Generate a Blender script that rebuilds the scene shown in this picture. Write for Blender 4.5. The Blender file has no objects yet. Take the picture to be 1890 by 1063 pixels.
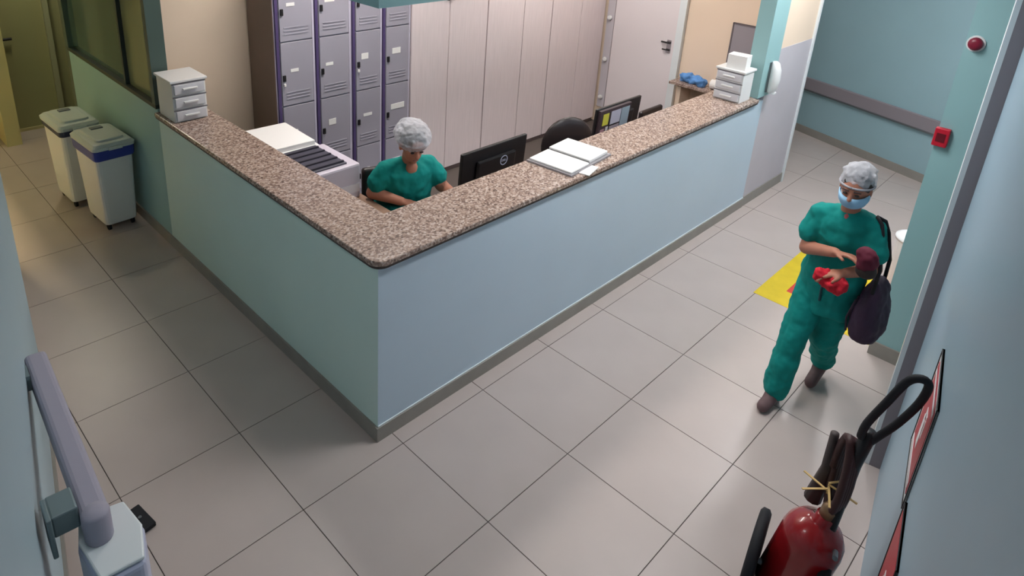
import bpy, bmesh, math, random
from mathutils import Vector, Matrix
random.seed(7)
S = bpy.context.scene
COL = S.collection
pi = math.pi

# ------------------------------------------------------------------ camera
W, HH = 1890.0, 1063.0
F_PX, YAW, PITCH, ROLL = 1273.46, 0.773751, 0.360635, 0.054602
CAM = Vector((-1.72908, -2.27227, 2.87108))
U0, V0 = 874.41, 232.99
fwd = Vector((math.cos(YAW)*math.cos(PITCH), math.sin(YAW)*math.cos(PITCH), -math.sin(PITCH)))
rt = Vector((math.sin(YAW), -math.cos(YAW), 0.0))
up = rt.cross(fwd)
r2 = rt*math.cos(ROLL) + up*math.sin(ROLL)
u2 = -rt*math.sin(ROLL) + up*math.cos(ROLL)
cam_data = bpy.data.cameras.new('camera')
cam = bpy.data.objects.new('camera', cam_data)
COL.objects.link(cam)
cam.matrix_world = Matrix(((r2.x, u2.x, -fwd.x, CAM.x), (r2.y, u2.y, -fwd.y, CAM.y), (r2.z, u2.z, -fwd.z, CAM.z), (0, 0, 0, 1)))
cam_data.sensor_fit = 'HORIZONTAL'
cam_data.sensor_width = 36.0
cam_data.lens = F_PX/W*36.0
cam_data.shift_x = (W/2 - U0)/W
cam_data.shift_y = (V0 - HH/2)/W
cam_data.clip_start = 0.02
cam_data.clip_end = 100
S.camera = cam

# ------------------------------------------------------------------ world and exposure
wd = bpy.data.worlds.new('world'); S.world = wd
wd.use_nodes = True
wd.node_tree.nodes['Background'].inputs[0].default_value = (0.75, 0.85, 1.0, 1)
wd.node_tree.nodes['Background'].inputs[1].default_value = 0.05
S.view_settings.view_transform = 'Standard'
S.view_settings.look = 'None'
S.view_settings.gamma = 1.0
S.view_settings.use_curve_mapping = False
S.view_settings.exposure = 0.0
# strengths of the ceiling panels and added fills (their own emission)
CORRIDOR_W, RECEPTION_W, DOORWAY_W, NEAR_FILL_W = 36.0, 38.0, 120.0, 9.0
C_COOL, C_WARM, C_SODIUM = (0.98, 0.985, 1.0), (1.0, 0.93, 0.88), (1.0, 0.82, 0.50)
ZC = 3.0   # ceiling height

# ------------------------------------------------------------------ materials
def srgb(r, g, b):
    f = lambda c: (c/255/12.92) if c/255 <= 0.04045 else ((c/255+0.055)/1.055)**2.4
    return (f(r), f(g), f(b), 1.0)

MATS = {}
def mat(name, col, rough=0.5, spec=0.5, metal=0.0, var=0.0, scale=6.0, bump=0.0, bscale=60.0, emit=0.0, ecol=None, alpha=1.0, trans=0.0, stretch=None, coat=0.0):
    if name in MATS: return MATS[name]
    m = bpy.data.materials.new(name); m.use_nodes = True
    nt = m.node_tree; b = nt.nodes['Principled BSDF']
    c = srgb(*col)
    b.inputs['Base Color'].default_value = c
    b.inputs['Roughness'].default_value = rough
    b.inputs['Specular IOR Level'].default_value = spec
    b.inputs['Metallic'].default_value = metal
    b.inputs['Alpha'].default_value = alpha
    b.inputs['Transmission Weight'].default_value = trans
    b.inputs['Coat Weight'].default_value = coat
    if emit:
        b.inputs['Emission Color'].default_value = (*(ecol or c[:3]), 1)
        b.inputs['Emission Strength'].default_value = emit
    tc = nt.nodes.new('ShaderNodeTexCoord')
    mp = nt.nodes.new('ShaderNodeMapping')
    nt.links.new(tc.outputs['Object'], mp.inputs[0])
    if stretch: mp.inputs['Scale'].default_value = stretch
    if var:
        n = nt.nodes.new('ShaderNodeTexNoise'); n.inputs['Scale'].default_value = scale; n.inputs['Detail'].default_value = 4
        nt.links.new(mp.outputs[0], n.inputs['Vector'])
        mx = nt.nodes.new('ShaderNodeMixRGB'); mx.blend_type = 'MULTIPLY'
        mx.inputs[1].default_value = c
        cr = nt.nodes.new('ShaderNodeValToRGB')
        cr.color_ramp.elements[0].position = 0.3; cr.color_ramp.elements[1].position = 0.7
        lo = 1.0 - var
        cr.color_ramp.elements[0].color = (lo, lo, lo, 1); cr.color_ramp.elements[1].color = (1, 1, 1, 1)
        nt.links.new(n.outputs[0], cr.inputs[0]); mx.inputs[0].default_value = 1.0
        nt.links.new(cr.outputs[0], mx.inputs[2]); nt.links.new(mx.outputs[0], b.inputs['Base Color'])
    if bump:
        n2 = nt.nodes.new('ShaderNodeTexNoise'); n2.inputs['Scale'].default_value = bscale
        nt.links.new(mp.outputs[0], n2.inputs['Vector'])
        bp = nt.nodes.new('ShaderNodeBump'); bp.inputs['Strength'].default_value = bump; bp.inputs['Distance'].default_value = 0.01
        nt.links.new(n2.outputs[0], bp.inputs['Height']); nt.links.new(bp.outputs[0], b.inputs['Normal'])
    MATS[name] = m
    return m

AQUA = mat('aqua_paint', (150, 188, 190), 0.42, 0.35, var=0.04, scale=2.0)
AQUA_PALE = mat('pale_aqua_paint', (174, 194, 203), 0.40, 0.35, var=0.04, scale=2.0)
COUNTER_SIDE = mat('counter_side_light_tint', (208, 232, 225), 0.42, 0.35, var=0.04, scale=2.0)  # aqua lightened to stand in for bounce light on the side face
COUNTER_FRONT = mat('counter_front_light_tint', (190, 208, 222), 0.40, 0.35, var=0.04, scale=2.0)  # cool corridor light put into the front face colour as blue
CREAM = mat('cream_paint', (234, 212, 190), 0.6, 0.3, var=0.04, scale=2)
WHITE_PAINT = mat('ceiling_white', (170, 170, 168), 0.8, 0.2)
OLIVE = mat('olive_door', (172, 170, 124), 0.5, 0.4, var=0.06, scale=2)
SKIRT = mat('grey_skirting', (150, 145, 138), 0.45, 0.4, var=0.1, scale=8)
GROUT = mat('dark_grout', (92, 84, 80), 0.9, 0.1)
TILE = mat('porcelain_tile', (192, 178, 172), 0.32, 0.45, var=0.07, scale=3.0)
GREYRAIL = mat('grey_vinyl', (140, 132, 138), 0.5, 0.3)
GREYPANEL = mat('grey_laminate', (196, 190, 196), 0.5, 0.3, var=0.04, scale=4)
WHITE = mat('white_plastic', (226, 226, 226), 0.4, 0.4)
WHITE_TRIM = mat('white_trim', (220, 226, 228), 0.4, 0.4)
PAPER = mat('paper', (238, 236, 234), 0.8, 0.2)
BLACK = mat('black_plastic', (30, 28, 30), 0.4, 0.4)
BLACKR = mat('black_rubber', (34, 34, 38), 0.7, 0.3)
DARK = mat('dark_screen', (22, 24, 28), 0.25, 0.5)
GREYM = mat('grey_metal', (120, 124, 128), 0.35, 0.5, metal=0.6)
CHROME = mat('chrome', (190, 190, 195), 0.2, 0.5, metal=1.0)
LOCKER = mat('locker_grey', (164, 160, 172), 0.4, 0.4, var=0.04, scale=3)
LOCKFR = mat('locker_frame', (196, 190, 206), 0.4, 0.4)
PURPLE = mat('locker_purple_edge', (84, 70, 112), 0.5, 0.3)
BROWN = mat('brown_panel', (128, 108, 96), 0.5, 0.3, var=0.1, scale=4)
CABINET = mat('cabinet_laminate', (228, 214, 215), 0.55, 0.3, var=0.10, scale=9, stretch=(9, 9, 0.35))
DOORW = mat('white_door', (224, 216, 218), 0.5, 0.3, var=0.02, scale=3)
DESK = mat('desk_laminate', (150, 120, 100), 0.5, 0.3, var=0.15, scale=5, stretch=(1, 8, 1))
BLUEBAG = mat('blue_bag', (52, 66, 150), 0.4, 0.4)
BINLID = mat('bin_lid', (196, 204, 200), 0.4, 0.4)
BINBODY = mat('bin_body', (232, 232, 228), 0.45, 0.4, var=0.04, scale=4)
RED = mat('extinguisher_red', (150, 24, 30), 0.25, 0.5, coat=0.5)
SIGNRED = mat('sign_red', (176, 34, 50), 0.4, 0.4)
REDDEV = mat('red_plastic', (200, 30, 52), 0.4, 0.4)
MARKY = mat('marking_yellow', (226, 196, 40), 0.5, 0.4, var=0.12, scale=10)
MARKR = mat('marking_red', (206, 66, 60), 0.5, 0.4, var=0.12, scale=10)
TEAL = mat('scrub_teal', (18, 138, 130), 0.8, 0.2, var=0.25, scale=9, bump=0.5, bscale=14)
SKIN = mat('skin', (176, 118, 96), 0.55, 0.35, var=0.06, scale=12)
HAIR = mat('dark_hair', (52, 42, 40), 0.6, 0.3)
CAPNET = mat('cap_net', (222, 222, 228), 0.7, 0.3, alpha=0.42, bump=0.6, bscale=60)
MASK = mat('mask_blue', (150, 190, 220), 0.7, 0.2)
SHOE = mat('shoe', (104, 82, 84), 0.6, 0.3)
BAGM = mat('bag_plum', (64, 44, 66), 0.6, 0.3, var=0.35, scale=5, stretch=(3, 3, 0.6))
MAROON = mat('maroon_cloth', (92, 32, 48), 0.7, 0.2)
REDCLOTH = mat('red_cloth', (196, 34, 50), 0.7, 0.2, bump=0.5, bscale=30)
BLUECLOTH = mat('blue_cloth', (96, 146, 206), 0.7, 0.2, bump=0.5, bscale=30)
STRAW = mat('straw_tag', (214, 180, 120), 0.6, 0.3)
LILAC = mat('lilac_plastic', (186, 190, 212), 0.4, 0.4)
BOARD = mat('grey_board', (150, 144, 150), 0.5, 0.3)
STEEL_GREEN = mat('bracket_grey_green', (112, 128, 132), 0.45, 0.4)

def granite():
    m = bpy.data.materials.new('granite'); m.use_nodes = True
    nt = m.node_tree; b = nt.nodes['Principled BSDF']
    tc = nt.nodes.new('ShaderNodeTexCoord')
    v = nt.nodes.new('ShaderNodeTexVoronoi'); v.inputs['Scale'].default_value = 95
    n = nt.nodes.new('ShaderNodeTexNoise'); n.inputs['Scale'].default_value = 60; n.inputs['Detail'].default_value = 5
    nt.links.new(tc.outputs['Object'], v.inputs['Vector']); nt.links.new(tc.outputs['Object'], n.inputs['Vector'])
    sp = nt.nodes.new('ShaderNodeSeparateColor'); nt.links.new(v.outputs['Color'], sp.inputs[0])
    ad = nt.nodes.new('ShaderNodeMath'); ad.operation = 'ADD'
    nt.links.new(sp.outputs[0], ad.inputs[0]); nt.links.new(n.outputs[0], ad.inputs[1])
    hf = nt.nodes.new('ShaderNodeMath'); hf.operation = 'MULTIPLY'; hf.inputs[1].default_value = 0.5
    nt.links.new(ad.outputs[0], hf.inputs[0])
    cr = nt.nodes.new('ShaderNodeValToRGB'); e = cr.color_ramp.elements
    e[0].position = 0.2; e[0].color = srgb(84, 70, 64)
    e[1].position = 0.8; e[1].color = srgb(196, 180, 170)
    k = e.new(0.38); k.color = srgb(132, 110, 100)
    k = e.new(0.55); k.color = srgb(160, 138, 126)
    nt.links.new(hf.outputs[0], cr.inputs[0]); nt.links.new(cr.outputs[0], b.inputs['Base Color'])
    b.inputs['Roughness'].default_value = 0.22
    b.inputs['Specular IOR Level'].default_value = 0.45
    return m
GRANITE = granite()

def glass_mat(name, col, alpha):
    return mat(name, col, 0.08, 0.6, alpha=alpha)

# ------------------------------------------------------------------ mesh helpers
class MB:
    def __init__(s): s.bm = bmesh.new()
    def box(s, c, d, rz=0.0, taper=None, rot=None):
        hx, hy, hz = d[0]/2, d[1]/2, d[2]/2
        t = taper or 1.0
        M = rot if rot is not None else Matrix.Rotation(rz, 3, 'Z')
        vs = []
        for z, k in ((-hz, t), (hz, 1.0)):
            for x, y in ((-hx, -hy), (hx, -hy), (hx, hy), (-hx, hy)):
                vs.append(s.bm.verts.new(Vector(c) + M @ Vector((x*k, y*k, z))))
        for f in ((3, 2, 1, 0), (4, 5, 6, 7), (0, 1, 5, 4), (1, 2, 6, 5), (2, 3, 7, 6), (3, 0, 4, 7)):
            s.bm.faces.new([vs[i] for i in f])
        return s
    def box2(s, a, b):
        return s.box([(a[i]+b[i])/2 for i in range(3)], [abs(b[i]-a[i]) for i in range(3)])
    def prism(s, poly, z0, z1):
        lo = [s.bm.verts.new((x, y, z0)) for x, y in poly]; hi = [s.bm.verts.new((x, y, z1)) for x, y in poly]
        n = len(poly)
        s.bm.faces.new(lo[::-1]); s.bm.faces.new(hi)
        for i in range(n):
            j = (i+1) % n
            s.bm.faces.new((lo[i], lo[j], hi[j], hi[i]))
        return s
    def extr(s, pts, vec):
        lo = [s.bm.verts.new(q) for q in pts]; hi = [s.bm.verts.new(Vector(q)+Vector(vec)) for q in pts]
        n = len(pts)
        s.bm.faces.new(lo[::-1]); s.bm.faces.new(hi)
        for i in range(n):
            j = (i+1) % n
            s.bm.faces.new((lo[i], lo[j], hi[j], hi[i]))
        return s
    def rings(s, rs, caps=True):
        prev = None; first = None
        for r in rs:
            cur = [s.bm.verts.new(q) for q in r]
            if prev:
                n = len(cur)
                for i in range(n):
                    j = (i+1) % n
                    s.bm.faces.new((prev[i], prev[j], cur[j], cur[i]))
            else: first = cur
            prev = cur
        if caps:
            s.bm.faces.new(first[::-1]); s.bm.faces.new(prev)
        return s
    def tube(s, pts, r, n=10):
        pts = [Vector(q) for q in pts]; rs = []
        rad = r if isinstance(r, (list, tuple)) else [r]*len(pts)
        ref = None
        for i, q in enumerate(pts):
            a = pts[max(i-1, 0)]; b = pts[min(i+1, len(pts)-1)]
            t = (b-a).normalized()
            if ref is None:
                ref = t.orthogonal().normalized()
            ref = (ref - t*ref.dot(t)).normalized()
            w = t.cross(ref)
            rs.append([q + (ref*math.cos(k*2*pi/n) + w*math.sin(k*2*pi/n))*rad[i] for k in range(n)])
        return s.rings(rs)
    def lathe(s, prof, c=(0, 0, 0), n=24, axis='Z'):
        rs = []
        for r, z in prof:
            ring = []
            for k in range(n):
                a = k*2*pi/n
                v = Vector((r*math.cos(a), r*math.sin(a), z))
                if axis == 'X': v = Vector((v.z, v.x, v.y))
                if axis == 'Y': v = Vector((v.y, v.z, v.x))
                ring.append(Vector(c)+v)
            rs.append(ring)
        return s.rings(rs)
    def cyl(s, p0, p1, r, n=16): return s.tube([p0, p1], r, n)
    def capsule(s, p0, r0, p1, r1, n=12):
        p0 = Vector(p0); p1 = Vector(p1); d = p1-p0
        t = d.normalized() if d.length > 1e-6 else Vector((0, 0, 1))
        pts = []; rad = []
        for a in (-80, -55, -30, 0):
            pts.append(p0 + t*r0*math.sin(math.radians(a))); rad.append(r0*math.cos(math.radians(a)))
        for a in (0.01, 30, 55, 80):
            pts.append(p1 + t*r1*math.sin(math.radians(a))); rad.append(r1*math.cos(math.radians(a)))
        return s.tube(pts, rad, n)
    def chain(s, *pr):
        for (p0, r0), (p1, r1) in zip(pr, pr[1:]): s.capsule(p0, r0, p1, r1)
        return s
    def ell(s, c, r, n=16, m=10, rot=None):
        rs = []
        for i in range(m+1):
            a = -pi/2 + pi*(i+0.02)/(m+0.04)
            ring = []
            for k in range(n):
                b = 2*pi*k/n
                v = Vector((r[0]*math.cos(a)*math.cos(b), r[1]*math.cos(a)*math.sin(b), r[2]*math.sin(a)))
                if rot is not None: v = rot @ v
                ring.append(Vector(c)+v)
            rs.append(ring)
        return s.rings(rs)
    def loft(s, secs, n=20):
        # secs: (center, rx, ry)  horizontal ellipses
        rs = []
        for c, rx, ry in secs:
            rs.append([Vector(c)+Vector((rx*math.cos(2*pi*k/n), ry*math.sin(2*pi*k/n), 0)) for k in range(n)])
        return s.rings(rs)
    def build(s, name, m, parent=None, smooth=False, bevel=0.0, seg=2, remesh=0.0, smooth_it=6, kind=None, label=None, loc=None, wrinkle=None):
        bmesh.ops.recalc_face_normals(s.bm, faces=s.bm.faces)
        me = bpy.data.meshes.new(name); s.bm.to_mesh(me); s.bm.free()
        me.materials.append(m)
        o = bpy.data.objects.new(name, me); COL.objects.link(o)
        if parent is not None: o.parent = parent
        if loc: o.location = loc
        if remesh:
            r = o.modifiers.new('remesh', 'REMESH'); r.mode = 'VOXEL'; r.voxel_size = remesh; r.use_smooth_shade = True
            sm = o.modifiers.new('smooth', 'SMOOTH'); sm.iterations = smooth_it; sm.factor = 0.5
        if wrinkle:
            tx = bpy.data.textures.new(name, 'CLOUDS'); tx.noise_scale = wrinkle[0]; tx.noise_depth = 2
            dm = o.modifiers.new('wrinkle', 'DISPLACE'); dm.texture = tx; dm.strength = wrinkle[1]; dm.mid_level = 0.5
        if smooth: 
            for q in me.polygons: q.use_smooth = True
        if bevel:
            b = o.modifiers.new('bevel', 'BEVEL'); b.width = bevel; b.segments = seg; b.limit_method = 'ANGLE'
        if kind: o['kind'] = kind
        if label: o['label'] = label
        return o

def curve_path(pts, n=4):
    pts = [Vector(q) for q in pts]; out = []
    for i in range(len(pts)-1):
        p0 = pts[max(i-1, 0)]; p1 = pts[i]; p2 = pts[i+1]; p3 = pts[min(i+2, len(pts)-1)]
        for k in range(n):
            t = k/n
            out.append(0.5*((2*p1) + (p2-p0)*t + (2*p0-5*p1+4*p2-p3)*t*t + (3*p1-p0-3*p2+p3)*t*t*t))
    return out + [pts[-1]]

def thing(name, label, cat, loc=(0, 0, 0), rz=0.0, group=None, rot=None):
    o = bpy.data.objects.new(name, None); COL.objects.link(o)
    o.empty_display_size = 0.1
    o.location = loc; o.rotation_euler = rot or (0, 0, rz)
    o['label'] = label; o['category'] = cat
    if group: o['group'] = group
    return o
def struct(o, label, cat):
    o['kind'] = 'structure'; o['label'] = label; o['category'] = cat
    return o
def tag(o, label, cat, group=None):
    o['label'] = label; o['category'] = cat
    if group: o['group'] = group
    return o
def linked(src, parent, loc=(0, 0, 0), rz=0.0, name=None):
    c = src.copy(); COL.objects.link(c); c.parent = parent; c.location = loc; c.rotation_euler = (0, 0, rz)
    return c

# ================================================================== STRUCTURE
XR = 5.08          # inner face of the room's right wall
YB = 2.72          # back wall of the reception
YF = 2.30          # fronts of lockers and cabinets
# ---- floor with single tiles
floor = struct(MB().box2((-2.6, -3.2, -0.10), (9.0, 7.0, -0.003)).build('floor', GROUT), 'pale grey porcelain tile floor with thin dark joints', 'floor')
SX, SY, GX, GY = 0.6005, 0.6288, 0.0875, 0.5247
tile_me = None
def add_tile(x, y):
    global tile_me
    if tile_me is None:
        o = MB().box((0, 0, -0.006), (SX-0.0045, SY-0.0045, 0.012)).build('tile', TILE, floor, bevel=0.0)
        o.location = (x, y, 0); tile_me = o
    else:
        linked(tile_me, floor, (x, y, 0))
for i in range(-4, 15):
    for j in range(-10, 6):
        x = GX + (i+0.5)*SX; y = GY - (j+0.5)*SY
        inside = x > 0.35 and y > 0.35 and x < 5.0
        if inside or y > 6.3 or y < -3.1 or x < -2.5: continue
        if y > 0.4 and x > 0.35 and x < 5.2: continue
        if x > 3.0 and y < -2.2: continue
        if x > 1.0 and y < -2.4: continue
        add_tile(x, y)

# ---- ceiling
struct(MB().box2((-2.6, -3.2, ZC), (9.0, 7.0, ZC+0.1)).build('ceiling', WHITE_PAINT), 'plain white ceiling above the corridor and reception', 'ceiling')

# ---- reception back wall and right wall
struct(MB().box2((0.10, YB, 0), (XR+0.07, YB+0.1, ZC)).build('wall_back', CREAM), 'cream wall behind the lockers and cabinets', 'wall')
struct(MB().box2((XR, 0.1, 0), (XR+0.07, YB, ZC)).build('wall_right_room', CREAM), 'cream wall with the white door inside the reception', 'wall')
# outer face of that wall block: grey panel with cream above, white corner trim
w = struct(MB().box2((4.25, 0.0, 0.10), (5.15, 0.10, 1.50)).build('wall_panel', GREYPANEL), 'grey laminate wall panel between the counter end and the corridor', 'wall')
MB().box2((4.25, 0.004, 1.50), (5.15, 0.10, ZC)).build('upper_wall', CREAM, w)
MB().box2((4.25, -0.008, 0.0), (5.15, 0.10, 0.10)).build('skirting', SKIRT, w)
struct(MB().box2((5.135, -0.018, 0.0), (5.165, 0.02, ZC)).build('trim_1', WHITE_TRIM), 'thin white corner trim on the end of the grey panel', 'trim')
struct(MB().box2((4.10, -0.006, 1.10), (4.40, 0.13, ZC)).build('wall_column', AQUA), 'narrow aqua column rising from the far end of the counter', 'column')

# ---- bulkhead above the counter
struct(MB().prism([(0, 0), (4.1, 0), (4.1, 0.12), (0.12, 0.12), (0.12, 2.60), (0, 2.60)], 2.30, ZC).build('wall_bulkhead', AQUA), 'aqua bulkhead hanging from the ceiling over the counter', 'wall')

# ---- corridor end wall (slightly slanted) with skirting and bumper rail
E0 = Vector((6.58, -0.33, 0)); Ed = Vector((-0.3282, -0.9446, 0))   # along the wall towards the right of the picture
En = Vector((-0.9446, 0.3282, 0))                                   # towards the camera
def onE(t, d, z): q = E0 + Ed*t + En*d; return (q.x, q.y, z)
def wall_box(o0, dirv, nrm, t0, t1, d0, d1, z0, z1):
    def P(t, d): q = o0 + dirv*t + nrm*d; return (q.x, q.y)
    return MB().prism([P(t0, d0), P(t1, d0), P(t1, d1), P(t0, d1)], z0, z1)
struct(wall_box(E0, Ed, En, -3.2, 2.2, -0.1, 0, 0, ZC).build('wall_end', mat('end_wall_aqua', (152, 182, 190), 0.4, 0.35, var=0.04, scale=2.0)), 'pale aqua wall closing the far end of the corridor', 'wall')
struct(wall_box(E0, Ed, En, -3.2, 2.2, 0, 0.012, 0, 0.09).build('baseboard_end', SKIRT), 'grey skirting under the far corridor wall', 'baseboard')
rail = thing('bumper_rail', 'long grey bumper rail across the far aqua corridor wall', 'rail', onE(0, 0, 0.53))
rail.rotation_euler.z = math.atan2(Ed.y, Ed.x)
MB().box2((-1.8, -0.03, 0.0), (0.86, 0, 0.16)).build('rail_body', GREYRAIL, rail, bevel=0.012)
MB().box2((-1.8, -0.036, 0.0), (0.86, -0.0, 0.018)).build('lower_lip', GREYM, rail)
MB().box2((0.86, -0.04, -0.005), (0.90, 0, 0.165)).build('end_cap', GREYRAIL, rail, bevel=0.01)

# ---- right side of the corridor
RS = 0.18
RA = Vector((1.90, -1.90, 0)); Rd = Vector((-1, -RS, 0)).normalized(); Rn = Vector((-RS, 1, 0)).normalized()
def onR(t, d, z): q = RA + Rd*t + Rn*d; return Vector((q.x, q.y, z))
struct(wall_box(RA, Rd, Rn, 0.05, 4.6, -0.12, 0, 0, ZC).build('wall_right', mat('near_wall_blue', (152, 176, 190), 0.4, 0.35, var=0.04, scale=2.0)), 'pale aqua wall beside the fire extinguisher', 'wall')
struct(wall_box(RA, Rd, Rn, -0.01, 0.05, 0.052, 0.072, 0, ZC).build('trim_2', WHITE_TRIM), 'white door frame edge at the end of the near wall', 'trim')
struct(wall_box(RA, Rd, Rn, 0.0, 0.05, -0.12, 0.052, 0, ZC).build('trim_3', GREYRAIL), 'grey band beside the white door frame', 'trim')
pil = struct(MB().box2((2.86, -2.3, 0), (3.06, -1.55, ZC)).build('wall_pilaster', AQUA), 'aqua pilaster standing out from the corridor wall', 'wall')
MB().box2((2.848, -2.3, 0), (3.06, -1.538, 0.10)).build('skirting', SKIRT, pil)
struct(MB().box2((3.06, -1.85, 0), (6.4, -1.72, ZC)).build('wall_corridor_right', AQUA_PALE), 'pale aqua corridor wall beyond the pilaster', 'wall')
struct(MB().box2((1.85, -2.42, 0), (2.9, -2.30, ZC)).build('wall_doorway', AQUA_PALE), 'wall closing the doorway niche behind the frame', 'wall')

# ---- left side wall (two straight runs)
LP = [(-1.00, 3.10), (-1.15, 1.60), (-2.06, -2.95)]
struct(MB().prism(LP + [(-2.2, -2.95), (-1.3, 1.6), (-1.12, 3.10)], 0, ZC).build('wall_left', AQUA_PALE), 'pale aqua wall running along the left edge', 'wall')
lw = [(x+0.012, y) for x, y in LP]
struct(MB().prism(lw + [(x-0.01, y) for x, y in LP[::-1]], 0, 0.08).build('baseboard_left', SKIRT), 'grey skirting along the left wall', 'baseboard')
# lit doorway further back on the left, end wall with the olive door
struct(MB().box2((-1.9, 3.10, 0), (-1.0, 3.2, ZC)).build('wall_doorway_near', AQUA), 'near side wall of the lit doorway', 'wall')
struct(MB().box2((-2.4, 5.9, 0), (1.6, 6.0, ZC)).build('wall_end_left', OLIVE), 'olive wall at the end of the left corridor', 'wall')
struct(MB().box2((-0.47, 5.45, 0), (-0.34, 5.9, ZC)).build('trim_4', mat('jamb_light_tint', (206, 198, 146), 0.5)), 'door jamb at the left edge, coloured as lit by yellow light', 'trim')  # yellow doorway light is put into the jamb colour
struct(MB().box2((-2.4, 3.2, 0), (-2.3, 5.9, ZC)).build('wall_left_far', CREAM), 'wall of the lit side room', 'wall')
struct(MB().box2((-1.12, 3.2, 2.1), (-1.0, 5.9, ZC)).build('doorway_light_blocker', AQUA), 'unseen header added above the doorway to cut its light', 'wall')  # unseen header, added so the doorway light falls as a floor stripe
d2 = struct(MB().box2((-0.34, 5.84, 0.02), (0.12, 5.9, 2.1)).build('door_2', OLIVE), 'olive door at the end of the left corridor', 'door')
MB().box2((-0.34, 5.82, 0.0), (0.12, 5.9, 0.03)).build('threshold', mat('threshold', (200, 190, 140), 0.5), d2)
MB().box2((0.12, 5.80, 0.0), (0.17, 5.9, 2.15)).build('door_frame', mat('frame_olive', (170, 172, 140), 0.5), d2)
MB().cyl((-0.28, 5.80, 1.0), (-0.20, 5.80, 1.0), 0.014).build('door_handle', BLACK, d2)

# ---- glazed partition continuing the left wing
part = struct(MB().box2((0.0, 2.60, 0.0), (0.10, 4.62, 1.12)).build('wall_partition', AQUA), 'aqua half wall with dark glass above, behind the waste bins', 'wall')
MB().box2((-0.012, 2.60, 0.0), (0.10, 4.62, 0.09)).build('skirting', SKIRT, part)
MB().box2((-0.012, 2.60, 1.12), (0.11, 4.62, 1.15)).build('sill', mat('dark_frame', (44, 56, 54), 0.5), part)
MB().box2((-0.012, 2.60, 1.15), (0.10, 2.66, ZC)).build('post', mat('post_green', (74, 92, 86), 0.5), part)
MB().box2((-0.012, 4.57, 1.15), (0.10, 4.62, ZC)).build('post', MATS['post_green'], part)
MB().box2((0.0, 3.20, 1.15), (0.08, 3.23, ZC)).build('mullion', MATS['dark_frame'], part)
MB().box2((0.03, 2.66, 1.15), (0.04, 3.20, ZC)).build('glass_pane', glass_mat('glass_door_reflection', (130, 140, 112), 0.9), part)  # lighter olive puts the door's reflection into the pane colour
MB().box2((0.03, 3.23, 1.15), (0.04, 4.57, ZC)).build('glass_pane', glass_mat('glass_dark', (80, 106, 96), 0.9), part)
MB().box2((0.0, 4.62, 0), (1.5, 4.72, ZC)).build('return_wall', mat('dark_return', (86, 98, 84), 0.6), part)

# ---- door inside the reception (on its right wall)
d1 = struct(MB().box2((XR-0.035, 1.36, 0.0), (XR, 2.16, 2.10)).build('door_1', DOORW), 'white door on the right wall of the reception', 'door')
MB().box2((XR-0.05, 1.28, 0.0), (XR, 1.36, 2.16)).build('door_frame', WHITE_TRIM, d1)
h = MB().box2((XR-0.045, 1.40, 1.06), (XR-0.035, 1.45, 1.20)).build('lock_plate', CHROME, d1)
MB().cyl((XR-0.06, 1.40, 1.17), (XR-0.06, 1.51, 1.17), 0.010).build('handle', BLACK, d1)
MB().cyl((XR-0.06, 1.40, 1.09), (XR-0.06, 1.49, 1.09), 0.008).build('handle', BLACK, d1)

# ================================================================== CEILING LIGHTS AND ADDED FILLS (out of frame above)
def ceiling_light(x, y, lx, ly, strength, col, label):
    t = thing('ceiling_light', label, 'lamp', (x, y, ZC), 0, 'ceiling light panels')
    f = MB()
    for a, b in (((-lx/2-.03, -ly/2-.03), (lx/2+.03, -ly/2)), ((-lx/2-.03, ly/2), (lx/2+.03, ly/2+.03)), ((-lx/2-.03, -ly/2), (-lx/2, ly/2)), ((lx/2, -ly/2), (lx/2+.03, ly/2))):
        f.box2((*a, -0.05), (*b, 0))
    f.build('frame', WHITE, t)
    m = bpy.data.materials.new('diffuser'); m.use_nodes = True
    nt = m.node_tree; nt.nodes.clear()
    e = nt.nodes.new('ShaderNodeEmission'); e.inputs[0].default_value = (*col, 1); e.inputs[1].default_value = strength
    o = nt.nodes.new('ShaderNodeOutputMaterial'); nt.links.new(e.outputs[0], o.inputs[0])
    MB().box2((-lx/2, -ly/2, -0.04), (lx/2, ly/2, -0.01)).build('diffuser', m, t)
    return t
ceiling_light(1.6, -0.85, 1.2, 0.3, CORRIDOR_W, C_COOL, 'ceiling light panel over the corridor in front of the counter')
ceiling_light(4.3, -0.85, 1.2, 0.3, CORRIDOR_W*1.3, C_COOL, 'ceiling light panel over the corridor by the pilaster')
ceiling_light(6.0, 0.9, 0.6, 0.3, CORRIDOR_W*0.35, C_COOL, 'ceiling light panel at the far end of the corridor')
ceiling_light(1.25, 1.55, 1.2, 0.3, RECEPTION_W, C_WARM, 'ceiling light panel over the seated receptionist')
ceiling_light(3.7, 1.45, 1.2, 0.3, RECEPTION_W, C_WARM, 'ceiling light panel over the far desks')
ceiling_light(-1.25, -0.3, 0.3, 0.6, NEAR_FILL_W, C_COOL, 'added unseen fill panel brightening the counter side and bins')  # fill panel added to brighten the counter side and waste bins
ceiling_light(-1.24, 4.3, 0.12, 1.4, DOORWAY_W, C_SODIUM, 'yellowish ceiling strip light in the side room on the left')
ceiling_light(-0.1, 5.2, 0.3, 0.3, DOORWAY_W*0.42, (1.0, 0.92, 0.70), 'small added yellowish fill light, unseen, brightening the olive door')  # extra fill put in to lift the olive door and end wall

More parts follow.
